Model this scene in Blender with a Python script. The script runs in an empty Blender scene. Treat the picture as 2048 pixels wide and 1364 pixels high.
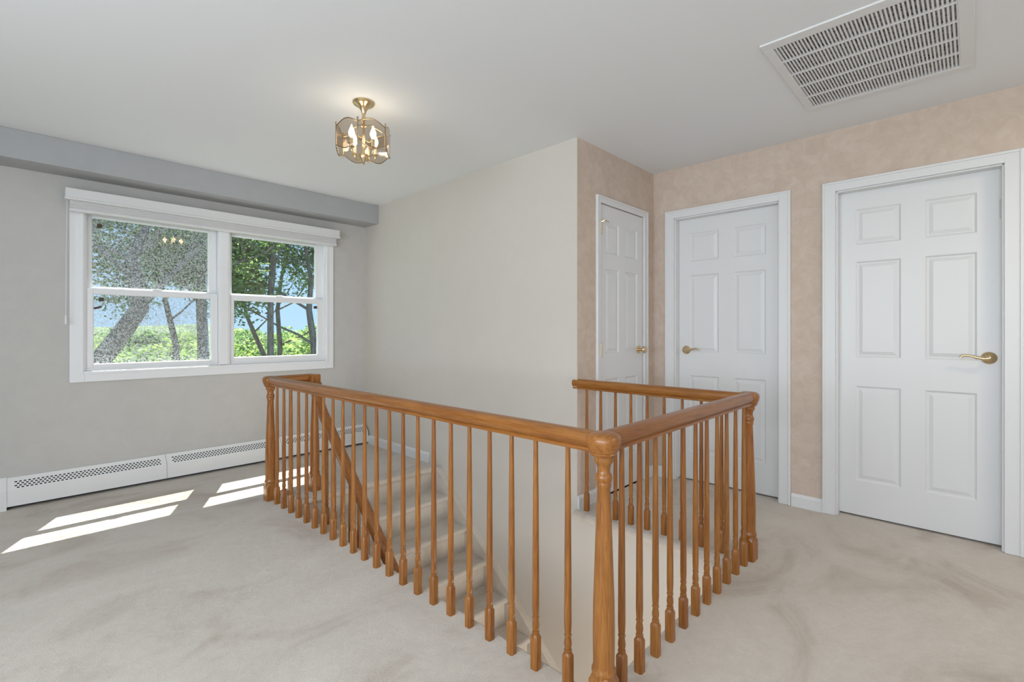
import bpy, bmesh, math, random
from mathutils import Vector, Matrix
PI = math.pi
C = bpy.context.scene.collection
# ------------------------------------------------------------------ camera
H = 1.164                      # eye height
TH = math.radians(43.6872)     # angle between view direction and +X (X runs along the window wall)
F_PX, Y0 = 966.4, 663.1
cam_d = bpy.data.cameras.new('camera'); cam = bpy.data.objects.new('camera', cam_d); C.objects.link(cam)
cam.location = (0, 0, H)
VIEW = PI / 2 - TH
fwd = Vector((math.cos(TH), math.sin(TH), 0))
cam.rotation_euler = (PI / 2, 0, math.atan2(fwd.y, fwd.x) - PI / 2)
cam_d.sensor_width = 36; cam_d.lens = F_PX / 2048 * 36
cam_d.shift_y = -(682 - Y0) / 2048
cam_d.clip_start = 0.02; cam_d.clip_end = 500
bpy.context.scene.camera = cam
# ------------------------------------------------------------------ exposure
vs = bpy.context.scene.view_settings
bpy.context.scene.display_settings.display_device = 'sRGB'
vs.view_transform = 'Standard'; vs.look = 'None'; vs.gamma = 1; vs.exposure = -0.07; vs.use_curve_mapping = False
# ------------------------------------------------------------------ sky
w = bpy.data.worlds.new('sky'); bpy.context.scene.world = w; w.use_nodes = True
nt = w.node_tree; nt.nodes.clear()
tc = nt.nodes.new('ShaderNodeTexCoord'); sp = nt.nodes.new('ShaderNodeSeparateXYZ')
rp = nt.nodes.new('ShaderNodeValToRGB'); bg = nt.nodes.new('ShaderNodeBackground'); wo = nt.nodes.new('ShaderNodeOutputWorld')
nt.links.new(tc.outputs['Generated'], sp.inputs[0]); nt.links.new(sp.outputs['Z'], rp.inputs[0])
rp.color_ramp.elements[0].position = 0.0; rp.color_ramp.elements[0].color = (0.46, 0.70, 0.98, 1)
rp.color_ramp.elements[1].position = 0.6; rp.color_ramp.elements[1].color = (0.20, 0.42, 0.90, 1)
nt.links.new(rp.outputs[0], bg.inputs[0]); bg.inputs[1].default_value = 1.3
nt.links.new(bg.outputs[0], wo.inputs[0])
# ------------------------------------------------------------------ sun, daylight from the left, and fill lights added out of view
def light(name, kind, loc, energy, color, **k):
    d = bpy.data.lights.new(name, kind); d.energy = energy; d.color = color
    o = bpy.data.objects.new(name, d); C.objects.link(o); o.location = loc
    for a, b in k.items(): setattr(d, a, b)
    return o
sun = light('sun', 'SUN', (0, 9, 8), 20.0, (1.0, 0.97, 0.92), angle=0.006)
sun.rotation_euler = Vector((-0.235, -0.51, -1.0)).to_track_quat('-Z', 'Y').to_euler()
dl = light('daylight_left_windows', 'AREA', (-1.90, 0.5, 1.42), 108, (0.90, 0.96, 1.0), shape='RECTANGLE', size=3.4, size_y=1.4)
dl.rotation_euler = (PI / 2, 0, -PI / 2)
db = light('back_fill', 'AREA', (-0.55, -2.30, 1.42), 18, (0.96, 0.98, 1.0), shape='RECTANGLE', size=2.6, size_y=1.5)  # added fill from behind, set at an unseen opening
db.rotation_euler = (PI / 2, 0, 0)
hall = light('hall_fill', 'AREA', (3.08, -2.28, 1.45), 4, (1.0, 0.96, 0.90), shape='RECTANGLE', size=0.34, size_y=1.7)  # narrow fill light added at the back right, out of view
hall.rotation_euler = (PI / 2, 0, 0)
hcl = light('hall_overhead_fill', 'AREA', (2.775, -0.95, 2.36), 10, (1.0, 0.87, 0.70), shape='DISK', size=0.26)  # unseen overhead fill added to warm and brighten the right-hand floor
dwn = light('stairwell_fill', 'AREA', (1.95, 0.35, -1.35), 26, (1.0, 0.95, 0.9), shape='RECTANGLE', size=1.1, size_y=1.2)  # fill light added low in the stairwell to brighten steps and walls
dwn.rotation_euler = (PI / 2, 0, 0)

# ------------------------------------------------------------------ material helpers
def newmat(name):
    m = bpy.data.materials.new(name); m.use_nodes = True
    t = m.node_tree; b = t.nodes['Principled BSDF']; return m, t, b
def setb(b, **k):
    for a, v in k.items(): b.inputs[a.replace('_', ' ')].default_value = v
def coords(t, scale=(1, 1, 1), rand=0.0, kind='Object', rot=(0, 0, 0)):
    c = t.nodes.new('ShaderNodeTexCoord'); mp = t.nodes.new('ShaderNodeMapping')
    mp.inputs['Scale'].default_value = scale; mp.inputs['Rotation'].default_value = rot
    src = c.outputs[kind]
    if rand:
        oi = t.nodes.new('ShaderNodeObjectInfo'); mu = t.nodes.new('ShaderNodeMath'); mu.operation = 'MULTIPLY'; mu.inputs[1].default_value = rand
        cb = t.nodes.new('ShaderNodeVectorMath'); cb.operation = 'ADD'
        t.links.new(oi.outputs['Random'], mu.inputs[0]); t.links.new(src, cb.inputs[0]); t.links.new(mu.outputs[0], cb.inputs[1]); src = cb.outputs[0]
    t.links.new(src, mp.inputs[0]); return mp.outputs[0]
def noise(t, vec, scale, detail=4, rough=0.5, dist=0.0):
    n = t.nodes.new('ShaderNodeTexNoise'); n.inputs['Scale'].default_value = scale; n.inputs['Detail'].default_value = detail
    n.inputs['Roughness'].default_value = rough; n.inputs['Distortion'].default_value = dist
    t.links.new(vec, n.inputs['Vector']); return n.outputs['Fac']
def ramp(t, fac, stops):
    r = t.nodes.new('ShaderNodeValToRGB'); e = r.color_ramp.elements
    while len(e) < len(stops): e.new(0.5)
    for i, (p, c) in enumerate(stops): e[i].position = p; e[i].color = (*c, 1) if len(c) == 3 else c
    t.links.new(fac, r.inputs[0]); return r.outputs[0]
def mix(t, fac, a, b, mode='MIX'):
    m = t.nodes.new('ShaderNodeMix'); m.data_type = 'RGBA'; m.blend_type = mode
    if isinstance(fac, float): m.inputs[0].default_value = fac
    else: t.links.new(fac, m.inputs[0])
    for i, x in ((6, a), (7, b)):
        if isinstance(x, tuple): m.inputs[i].default_value = (*x, 1)
        else: t.links.new(x, m.inputs[i])
    return m.outputs[2]
def bump(t, b, h, strength, dist=0.002):
    n = t.nodes.new('ShaderNodeBump'); n.inputs['Strength'].default_value = strength; n.inputs['Distance'].default_value = dist
    t.links.new(h, n.inputs['Height']); t.links.new(n.outputs[0], b.inputs['Normal'])

def plain(name, col, rough=0.5, metal=0.0, spec=0.5):
    m, t, b = newmat(name); setb(b, Base_Color=(*col, 1), Roughness=rough, Metallic=metal)
    b.inputs['Specular IOR Level'].default_value = spec; return m
def wood(name, axis, k=0.51):
    m, t, b = newmat(name)
    s = [1, 1, 1]; s[axis] = 0.05
    v = coords(t, tuple(s), 7.0)
    n1 = noise(t, v, 60, 5, 0.6, 0.6); n2 = noise(t, v, 260, 2, 0.5)
    base = ramp(t, n1, [(0.25, (0.40 * k, 0.125 * k, 0.017 * k)), (0.45, (0.60 * k, 0.225 * k, 0.036 * k)), (0.58, (0.70 * k, 0.285 * k, 0.052 * k)), (0.75, (0.52 * k, 0.175 * k, 0.024 * k))])
    dark = ramp(t, n2, [(0.35, (0.66, 0.55, 0.5)), (0.52, (1, 1, 1))])
    c = mix(t, 0.75, base, dark, 'MULTIPLY')
    oi = t.nodes.new('ShaderNodeObjectInfo')
    tint = ramp(t, oi.outputs['Random'], [(0.0, (0.86, 0.78, 0.72)), (0.5, (1, 1, 1)), (1.0, (1.0, 0.93, 0.86))])
    c = mix(t, 1.0, c, tint, 'MULTIPLY')
    t.links.new(c, b.inputs['Base Color']); setb(b, Roughness=0.34); b.inputs['Coat Weight'].default_value = 0.25; b.inputs['Coat Roughness'].default_value = 0.2
    bump(t, b, n2, 0.15, 0.001); return m
def wall_mat(name, c1, c2, scale=5, bs=0.25):
    m, t, b = newmat(name); v = coords(t)
    n = noise(t, v, scale, 6, 0.62, 0.8); n2 = noise(t, v, 90, 3, 0.6)
    c = ramp(t, n, [(0.35, c1), (0.68, c2)])
    t.links.new(c, b.inputs['Base Color']); setb(b, Roughness=0.75); b.inputs['Specular IOR Level'].default_value = 0.25
    bump(t, b, n2, bs, 0.002); return m

M = {}
M['wood_z'] = wood('oak_vertical', 2); M['wood_x'] = wood('oak_along_x', 0); M['wood_y'] = wood('oak_along_y', 1)
M['wall_win'] = wall_mat('grey_beige_wallpaper', (0.53, 0.515, 0.49), (0.56, 0.545, 0.52), 7, 0.12)
M['wall_cream'] = wall_mat('cream_wallpaper', (0.61, 0.57, 0.51), (0.625, 0.585, 0.525), 3, 0.12)
M['wall_tan'] = wall_mat('mottled_tan_wallpaper', (0.565, 0.45, 0.365), (0.64, 0.53, 0.445), 13, 0.15)
M['beam'] = wall_mat('shaded_beam_grey', (0.405, 0.41, 0.415), (0.425, 0.43, 0.435), 7, 0.1)  # grey darkened below the wall's tone to put the beam's shade into its colour
M['ceil'] = plain('ceiling_paint', (0.79, 0.80, 0.81), 0.9, 0, 0.1)
M['white'] = plain('white_gloss_paint', (0.73, 0.73, 0.725), 0.38)
M['vinyl'] = plain('white_vinyl', (0.82, 0.83, 0.84), 0.35)
M['heater'] = plain('white_enamel', (0.80, 0.80, 0.79), 0.4)
M['black'] = plain('shadow_gap_black', (0.02, 0.02, 0.02), 0.8)
M['brass'] = plain('polished_brass', (0.72, 0.56, 0.33), 0.22, 1.0)
M['rim'] = plain('dark_antique_brass_rim', (0.42, 0.32, 0.20), 0.3, 1.0)
M['brown'] = plain('brown_latch_plastic', (0.06, 0.035, 0.015), 0.5)
M['steel'] = plain('painted_hinge_steel', (0.55, 0.55, 0.55), 0.4, 0.3)

def carpet():
    m, t, b = newmat('beige_plush_carpet'); v = coords(t)
    big = noise(t, coords(t, (1, 1.5, 1), rot=(0, 0, 0.5)), 1.6, 6, 0.62, 1.0); fine = noise(t, v, 350, 2, 0.7); mid = noise(t, v, 28, 4, 0.7, 0.5)
    c = ramp(t, big, [(0.30, (0.52, 0.44, 0.355)), (0.47, (0.67, 0.605, 0.525)), (0.7, (0.73, 0.67, 0.59))])
    g = ramp(t, fine, [(0.3, (0.84, 0.83, 0.82)), (0.6, (1, 1, 1))]); c = mix(t, 0.8, c, g, 'MULTIPLY')
    g2 = ramp(t, mid, [(0.3, (0.93, 0.92, 0.91)), (0.6, (1, 1, 1))]); c = mix(t, 0.8, c, g2, 'MULTIPLY')
    t.links.new(c, b.inputs['Base Color']); setb(b, Roughness=0.95); b.inputs['Specular IOR Level'].default_value = 0.1
    b.inputs['Sheen Weight'].default_value = 0.25
    a = t.nodes.new('ShaderNodeMath'); a.operation = 'ADD'; t.links.new(fine, a.inputs[0]); t.links.new(mid, a.inputs[1])
    bump(t, b, a.outputs[0], 0.6, 0.006); return m
M['carpet'] = carpet()

def glass(name, tint=(1, 1, 1), refl=0.1):
    m, t, b = newmat(name); t.nodes.remove(b)
    tr = t.nodes.new('ShaderNodeBsdfTransparent'); gl = t.nodes.new('ShaderNodeBsdfGlossy'); mx = t.nodes.new('ShaderNodeMixShader'); lw = t.nodes.new('ShaderNodeLayerWeight'); lw.inputs[0].default_value = 0.5
    pw = t.nodes.new('ShaderNodeMath'); pw.operation = 'POWER'; pw.inputs[1].default_value = 5; ad = t.nodes.new('ShaderNodeMath'); ad.operation = 'MULTIPLY_ADD'; ad.inputs[1].default_value = 0.93; ad.inputs[2].default_value = 0.045
    t.links.new(lw.outputs['Facing'], pw.inputs[0]); t.links.new(pw.outputs[0], ad.inputs[0]); tr.inputs[0].default_value = (*tint, 1); gl.inputs['Roughness'].default_value = 0.02; gl.inputs[0].default_value = (1, 1, 1, 1)
    t.links.new(ad.outputs[0], mx.inputs[0]); t.links.new(tr.outputs[0], mx.inputs[1]); t.links.new(gl.outputs[0], mx.inputs[2])
    t.links.new(mx.outputs[0], t.nodes['Material Output'].inputs[0]); return m
M['glass'] = glass('window_glass', (0.97, 0.985, 0.98))
M['lamp_glass'] = glass('smoked_bevelled_glass', (0.86, 0.80, 0.73))
def screen():
    m, t, b = newmat('insect_screen_mesh'); v = coords(t)
    tr = t.nodes.new('ShaderNodeBsdfTransparent'); df = t.nodes.new('ShaderNodeBsdfDiffuse'); mx = t.nodes.new('ShaderNodeMixShader')
    df.inputs[0].default_value = (0.55, 0.57, 0.58, 1)
    n = noise(t, v, 125, 2, 0.6); f = ramp(t, n, [(0.45, (0.03,) * 3), (0.56, (0.45,) * 3)])
    t.links.new(f, mx.inputs[0]); t.links.new(tr.outputs[0], mx.inputs[1]); t.links.new(df.outputs[0], mx.inputs[2])
    t.links.new(mx.outputs[0], t.nodes['Material Output'].inputs[0]); t.nodes.remove(b); return m
M['screen'] = screen()
def filt():
    m, t, b = newmat('dusty_grey_filter'); v = coords(t)
    n = noise(t, v, 55, 3, 0.6); c = ramp(t, n, [(0.38, (0.20, 0.20, 0.20)), (0.52, (0.62, 0.61, 0.60))])
    t.links.new(c, b.inputs['Base Color']); setb(b, Roughness=0.9); return m
M['filter'] = filt()
def emit(name, col, s):
    m, t, b = newmat(name); setb(b, Base_Color=(1, 0.95, 0.85, 1)); b.inputs['Emission Color'].default_value = (*col, 1); b.inputs['Emission Strength'].default_value = s; return m
M['bulb'] = emit('lit_candle_bulb', (1.0, 0.86, 0.62), 14)
M['sleeve'] = plain('ivory_candle_sleeve', (0.80, 0.70, 0.52), 0.5)
def leafmat(name, c1, c2, c3):
    m, t, b = newmat(name); v = coords(t)
    n = noise(t, v, 1.7, 5, 0.75); c = ramp(t, n, [(0.3, c1), (0.5, c2), (0.7, c3)])
    t.links.new(c, b.inputs['Base Color']); setb(b, Roughness=0.55)
    tl = t.nodes.new('ShaderNodeBsdfTranslucent'); mx = t.nodes.new('ShaderNodeMixShader'); mx.inputs[0].default_value = 0.5
    lit = mix(t, 1.0, c, (1.0, 1.15, 0.7), 'MULTIPLY'); t.links.new(lit, tl.inputs[0])
    t.links.new(b.outputs[0], mx.inputs[1]); t.links.new(tl.outputs[0], mx.inputs[2]); t.links.new(mx.outputs[0], t.nodes['Material Output'].inputs[0]); return m
M['leaf_a'] = leafmat('oak_leaves', (0.11, 0.18, 0.10), (0.27, 0.37, 0.17), (0.58, 0.66, 0.32))
M['leaf_b'] = leafmat('dark_leaves', (0.07, 0.13, 0.08), (0.18, 0.27, 0.14), (0.46, 0.56, 0.28))
M['leaf_c'] = leafmat('bright_leaves', (0.14, 0.22, 0.09), (0.30, 0.40, 0.16), (0.58, 0.66, 0.32))
def bark():
    m, t, b = newmat('rough_bark'); v = coords(t, (1, 1, 0.25))
    n = noise(t, v, 22, 5, 0.7, 0.5); c = ramp(t, n, [(0.3, (0.05, 0.045, 0.04)), (0.65, (0.27, 0.24, 0.21))])
    t.links.new(c, b.inputs['Base Color']); setb(b, Roughness=0.9); bump(t, b, n, 0.8, 0.03); return m
M['bark'] = bark()
def grass():
    m, t, b = newmat('rough_grass'); v = coords(t)
    n = noise(t, v, 0.35, 6, 0.75); c = ramp(t, n, [(0.38, (0.03, 0.065, 0.025)), (0.60, (0.14, 0.21, 0.075))])
    t.links.new(c, b.inputs['Base Color']); setb(b, Roughness=0.9); return m
M['grass'] = grass()

# ------------------------------------------------------------------ mesh helpers
class MB:
    def __init__(s): s.v = []; s.f = []
    def add(s, vs, fs):
        o = len(s.v); s.v += [tuple(p) for p in vs]; s.f += [tuple(i + o for i in f) for f in fs]; return s
    def box(s, x0, x1, y0, y1, z0, z1):
        x0, x1 = sorted((x0, x1)); y0, y1 = sorted((y0, y1)); z0, z1 = sorted((z0, z1))
        return s.add([(x0, y0, z0), (x1, y0, z0), (x1, y1, z0), (x0, y1, z0), (x0, y0, z1), (x1, y0, z1), (x1, y1, z1), (x0, y1, z1)],
                     [(0, 3, 2, 1), (4, 5, 6, 7), (0, 1, 5, 4), (1, 2, 6, 5), (2, 3, 7, 6), (3, 0, 4, 7)])
    def rings(s, R, close=True, cap=True):
        n = len(R[0]); vs = [p for r in R for p in r]; fs = []
        for i in range(len(R) - 1):
            for j in range(n if close else n - 1):
                k = (j + 1) % n; fs.append((i * n + j, i * n + k, (i + 1) * n + k, (i + 1) * n + j))
        if cap: fs.append(tuple(reversed(range(n)))); fs.append(tuple((len(R) - 1) * n + j for j in range(n)))
        return s.add(vs, fs)
    def lathe(s, prof, seg=20, c=(0, 0, 0), sq=None):
        """prof: (z, r[, squareness 0..1]); square rings have half side r"""
        R = []
        for q in prof:
            z, r = q[0], q[1]; k = q[2] if len(q) > 2 else 0
            ring = []
            for j in range(seg):
                a = 2 * PI * (j + 0.5) / seg; ca, sa = math.cos(a), math.sin(a)
                m = 1 / max(abs(ca), abs(sa)); rr = r * ((1 - k) + k * m)
                ring.append((c[0] + rr * ca, c[1] + rr * sa, c[2] + z))
            R.append(ring)
        return s.rings(R)
    def tube(s, pts, rad, seg=8, cap=True):
        pts = [Vector(p) for p in pts]; R = []
        if not isinstance(rad, (list, tuple)): rad = [rad] * len(pts)
        up = Vector((0.12, 0.21, 1)).normalized()
        if abs((pts[1] - pts[0]).normalized().dot(up)) > 0.9: up = Vector((1, 0.1, 0)).normalized()
        for i, p in enumerate(pts):
            d = (pts[min(i + 1, len(pts) - 1)] - pts[max(i - 1, 0)]).normalized()
            a = d.cross(up)
            if a.length < 1e-4: a = d.cross(Vector((0, 1, 0)))
            a.normalize(); b = d.cross(a)
            up = (-b) if (-b).dot(up) > 0 else b
            b = a.cross(d); R.append([p + rad[i] * (math.cos(t) * a + math.sin(t) * b) for t in [2 * PI * j / seg for j in range(seg)]])
        return s.rings(R, True, cap)
    def sweep(s, prof, pts, cap=True):
        """prof: (side, up) polygon swept along pts; frames keep 'up' in the vertical plane; mitred"""
        pts = [Vector(p) for p in pts]; R = []
        for i, p in enumerate(pts):
            d1 = (pts[i] - pts[i - 1]).normalized() if i else (pts[1] - pts[0]).normalized()
            d2 = (pts[i + 1] - pts[i]).normalized() if i < len(pts) - 1 else d1
            t = (d1 + d2).normalized(); h = Vector((t.x, t.y, 0))
            h = h.normalized() if h.length > 0.08 else Vector((0, -1, 0))
            side = Vector((h.y, -h.x, 0)); up = side.cross(t).normalized()
            if up.dot(Vector((0, 0, 1))) < 0 and abs(t.z) < 0.99: up = -up
            ks = 1 / max(0.4, abs(t.dot(d1)))
            hd = abs(Vector((d1.x, d1.y, 0)).normalized().dot(h)) if Vector((d1.x, d1.y, 0)).length > 0.05 else 1
            R.append([p + side * a * (1 / max(hd, 0.5)) + up * b for a, b in prof])
        return s.rings(R, True, cap)
    def build(s, name, mat, parent=None, smooth=False, bevel=0.0, seg=2):
        me = bpy.data.meshes.new(name); me.from_pydata(s.v, [], s.f); me.validate(); me.update()
        bm = bmesh.new(); bm.from_mesh(me)
        bmesh.ops.recalc_face_normals(bm, faces=bm.faces); bm.to_mesh(me); bm.free()
        me.materials.append(M[mat] if isinstance(mat, str) else mat)
        o = bpy.data.objects.new(name, me); C.objects.link(o)
        if parent is not None:
            o.parent = parent
        if smooth:
            for p in me.polygons: p.use_smooth = True
            try:
                me.set_sharp_from_angle(angle=math.radians(smooth if smooth is not True else 40))
            except Exception: pass
        if bevel:
            b = o.modifiers.new('bevel', 'BEVEL'); b.width = bevel; b.segments = seg; b.limit_method = 'ANGLE'; b.angle_limit = math.radians(35)
        return o
def tag(o, label=None, cat=None, group=None, kind=None):
    if label: o['label'] = label
    if cat: o['category'] = cat
    if group: o['group'] = group
    if kind: o['kind'] = kind
    return o
def thing(name, loc, label, cat, group=None, rz=0):
    o = bpy.data.objects.new(name, None); C.objects.link(o); o.location = loc; o.rotation_euler[2] = rz; o.empty_display_size = 0.1
    return tag(o, label, cat, group)
def slab(axis, a0, a1, b0, b1, c0, c1, holes=()):
    """wall/ceiling slab with rectangular holes. axis = thickness axis (0,1,2); a,b = ranges in the other two axes in order; c = thickness"""
    A = sorted({a0, a1, *[x for h in holes for x in h[:2]]}); B = sorted({b0, b1, *[x for h in holes for x in h[2:]]})
    inside = lambda a, b: any(h[0] < a < h[1] and h[2] < b < h[3] for h in holes) or not (a0 < a < a1 and b0 < b < b1)
    mb = MB(); o = [i for i in range(3) if i != axis]
    def P(a, b, c):
        p = [0, 0, 0]; p[o[0]] = a; p[o[1]] = b; p[axis] = c; return tuple(p)
    nA, nB = len(A), len(B); vs = [P(a, b, c) for c in (c0, c1) for a in A for b in B]; fs = []
    I = lambda k, i, j: k * nA * nB + i * nB + j
    solid = [[not inside((A[i] + A[i + 1]) / 2, (B[j] + B[j + 1]) / 2) for j in range(nB - 1)] for i in range(nA - 1)]
    S = lambda i, j: 0 <= i < nA - 1 and 0 <= j < nB - 1 and solid[i][j]
    for i in range(nA - 1):
        for j in range(nB - 1):
            if not solid[i][j]: continue
            for k in (0, 1): fs.append((I(k, i, j), I(k, i + 1, j), I(k, i + 1, j + 1), I(k, i, j + 1)))
            if not S(i - 1, j): fs.append((I(0, i, j), I(0, i, j + 1), I(1, i, j + 1), I(1, i, j)))
            if not S(i + 1, j): fs.append((I(0, i + 1, j), I(0, i + 1, j + 1), I(1, i + 1, j + 1), I(1, i + 1, j)))
            if not S(i, j - 1): fs.append((I(0, i, j), I(0, i + 1, j), I(1, i + 1, j), I(1, i, j)))
            if not S(i, j + 1): fs.append((I(0, i, j + 1), I(0, i + 1, j + 1), I(1, i + 1, j + 1), I(1, i, j + 1)))
    return mb.add(vs, fs)
def prism(poly, z0, z1):
    n = len(poly); return MB().add([(x, y, z0) for x, y in poly] + [(x, y, z1) for x, y in poly],
        [tuple(range(n)), tuple(range(n, 2 * n))] + [(i, (i + 1) % n, n + (i + 1) % n, n + i) for i in range(n)])
def struct(o): o['kind'] = 'structure'; return o

# ================================================================== ROOM SHELL
CZ = 2.44; XW, YW = 3.634, 4.62; XL, YB = -2.0, -2.4
CY = 1.88; LOW = -2.75
# ceiling, with the hole for the return air grille
VH = (2.385, 3.150, 0.050, 0.650)
struct(slab(2, XL - 0.12, XW + 0.12, YB - 0.12, YW + 0.16, CZ, CZ + 0.2, [VH]).build('ceiling', 'ceil'))
# far (window) wall
WH = (0.385, 2.168, 0.882, 2.128)
struct(slab(1, XL - 0.12, XW + 0.12, LOW, CZ, YW, YW + 0.15, [WH]).build('wall_far', 'wall_win'))
# cream wall beside the stairs, runs down into the stairwell
cream = prism([(2.608, YW), (2.587, CY + 0.0008), (2.5895, CY + 0.0012), (2.70, CY + 0.05), (2.72, YW)], LOW, CZ)
struct(cream.build('wall_middle', 'wall_cream'))
struct(slab(0, 0.80, CY + 0.1, LOW, -0.03, 2.587, 2.70).build('wall_stairwell', 'wall_cream'))
# closet wall and door wall
CLO = (2.849, 3.46, 0, 2.062)
struct(slab(1, 2.589, XW + 0.12, -0.28, CZ, CY, CY + 0.11, [(CLO[0], CLO[1], -0.2, CLO[3])]).build('wall_closet', 'wall_tan'))
D2 = (0.955, 1.703); D3 = (-0.118, 0.632); DZ = 2.052
struct(slab(0, YB - 0.12, CY + 0.1, -0.28, CZ, XW, XW + 0.12, [(D2[0], D2[1], -0.2, DZ), (D3[0], D3[1], -0.2, DZ)]).build('wall_right', 'wall_tan'))
# unseen side walls with openings where area lights stand in for daylight
struct(slab(0, YB - 0.12, YW + 0.1, LOW, CZ, XL - 0.12, XL, [(-1.3, 2.3, 0.7, 2.15)]).build('wall_left', 'wall_win'))
struct(slab(1, XL, XW + 0.12, -0.28, CZ, YB - 0.12, YB, [(-1.85, 0.75, 0.7, 2.15), (2.91, 3.25, 0.6, 2.3)]).build('wall_back', 'wall_tan'))
# soffit along the window wall
struct(slab(1, XL, 2.606, 2.255, CZ, 4.362, YW).build('trim_1', 'beam', bevel=0.004))
# floor with stairwell hole + rolled carpet edges
WX0, WX1, WY0, WY1 = 1.300, 2.562, 0.862, 3.385
fl = MB()
for (a, b, c, d) in ((XL, WX0, YB, YW), (WX0, 2.590, YB, WY0), (2.590, XW + 0.16, YB, CY + 0.02), (2.80, XW, CY, CY + 0.12), (WX0, 2.612, WY1, YW)):
    fl.box(a, b, c, d, -0.28 if a != 2.80 else -0.05, 0)
fl.box(WX1 - 0.004, 2.590, WY0, CY - 0.001, -0.048, 0)
def roll(mb, p, q, out, r=0.021, zc=-0.021):
    p = Vector(p); q = Vector(q); out = Vector(out); R = []
    n = 60
    for i in range(n + 1):
        c = p.lerp(q, i / n); rr = r * (1 + 0.05 * math.sin(i * 1.7) + 0.04 * math.sin(i * 0.63))
        R.append([c + out * (rr * 1.25 * math.sin(a)) + Vector((0, 0, zc + rr * math.cos(a))) for a in [PI * k / 8 for k in range(9)]] + [c - out * 0.01 + Vector((0, 0, zc - r)), c - out * 0.01 + Vector((0, 0, zc + r))])
    mb.rings(R)
roll(fl, (WX1, WY0 - 0.02, 0), (WX1, CY + 0.0, 0), (-1, 0, 0), 0.026, -0.026)
roll(fl, (WX0, WY0, 0), (WX0, WY1, 0), (1, 0, 0), 0.012, -0.012)
roll(fl, (WX0, WY0, 0), (WX1, WY0, 0), (0, 1, 0), 0.012, -0.012)
roll(fl, (WX0, WY1, 0), (2.59, WY1, 0), (0, -1, 0), 0.026, -0.026)
struct(fl.build('floor', 'carpet', smooth=50))
# plaster facing of the floor edge inside the well
ed = MB(); ed.box(WX0, WX0 - 0.01, WY0, WY1, -0.28, -0.03); ed.v = [(x + 0.012, y, z) for x, y, z in ed.v]
struct(ed.build('trim_2', 'wall_cream'))
# the walls around the lower flight
lw = MB(); lw.box(1.20, 1.295, 0.0, YW, LOW, -0.28); struct(lw.build('wall_lower_left', 'wall_cream'))
lw = MB(); lw.box(1.20, 2.72, -0.1, 0.0, LOW, -0.28); struct(lw.build('wall_lower_front', 'wall_cream'))
lw = MB(); lw.box(2.587, 2.70, 0.0, 0.80, LOW, -0.28); struct(lw.build('wall_lower_right', 'wall_cream'))
lw = MB(); lw.box(1.2, 2.75, -0.1, YW, LOW - 0.1, LOW); struct(lw.build('floor_lower', 'carpet'))

# baseboards
def baseboard(name, p, q, n, h=0.085, t=0.014):
    p = Vector((*p, 0)); q = Vector((*q, 0)); n = Vector((*n, 0))
    prof = [(0, 0), (t, 0), (t, h * 0.78), (t * 0.55, h * 0.93), (t * 0.3, h), (0, h)]
    m = MB(); m.rings([[c + n * a + Vector((0, 0, b)) for a, b in prof] for c in (p, q)])
    return struct(m.build(name, 'white'))
baseboard('baseboard_middle', (2.5995, 3.50), (2.6075, YW - 0.075), (-1, 0), 0.088)
baseboard('baseboard_closet', (2.5895, CY), (2.797, CY), (0, -1))
baseboard('baseboard_closet_right', (3.52, CY), (XW, CY), (0, -1))
baseboard('baseboard_right', (XW, 1.772), (XW, CY), (-1, 0))
baseboard('baseboard_between_doors', (XW, 0.701), (XW, 0.882), (-1, 0))
baseboard('baseboard_right_end', (XW, YB), (XW, -0.187), (-1, 0))
baseboard('baseboard_left', (XL, YB), (XL, YW), (1, 0))
baseboard('baseboard_back', (XL, YB), (XW, YB), (0, 1))

# ================================================================== WINDOW
def frame(mb, x0, x1, z0, z1, y0, y1, wl, wr=None, wb=None, wt=None):
    wr = wl if wr is None else wr; wb = wl if wb is None else wb; wt = wl if wt is None else wt
    mb.box(x0, x0 + wl, y0, y1, z0, z1); mb.box(x1 - wr, x1, y0, y1, z0, z1)
    mb.box(x0 + wl, x1 - wr, y0, y1, z0, z0 + wb); mb.box(x0 + wl, x1 - wr, y0, y1, z1 - wt, z1)
win = MB()
cx0, cx1, cz0, cz1 = 0.308, 2.247, 0.802, 2.135
frame(win, cx0, cx1, cz0, cz1, 4.600, YW, 0.080)                      # casing
frame(win, cx0 + 0.055, cx1 - 0.055, cz0 + 0.055, cz1 - 0.055, 4.594, 4.601, 0.018)   # inner bead
frame(win, WH[0] + 0.001, WH[1] - 0.001, WH[2] + 0.001, WH[3] - 0.001, 4.612, 4.765, 0.012)  # jamb liner
win.box(1.238, 1.322, 4.601, 4.765, 0.885, 2.118)                      # mullion
win.box(1.250, 1.310, 4.596, 4.601, 0.885, 2.118)
for x0, x1 in ((0.397, 1.238), (1.322, 2.156)):
    win.box(x0, x1, 4.650, 4.662, 0.893, 0.905); 
wo_ = struct(win.build('window_1', 'vinyl', bevel=0.0025))
def sash(name, x0, x1, z0, z1, y0, y1, g, parent):
    m = MB(); gx0, gx1, gz0, gz1 = g
    frame(m, x0, x1, z0, z1, y0, y1, gx0 - x0, x1 - gx1, gz0 - z0, z1 - gz1)
    frame(m, gx0 - 0.006, gx1 + 0.006, gz0 - 0.006, gz1 + 0.006, y0 + 0.008, y1 - 0.002, 0.010)
    o = m.build(name, 'vinyl', parent, bevel=0.002)
    p = MB(); ym = (y0 + y1) / 2 + 0.004; p.box(gx0 - 0.004, gx1 + 0.004, ym, ym + 0.003, gz0 - 0.004, gz1 + 0.004)
    p.build('pane', 'glass', o); return o
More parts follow.
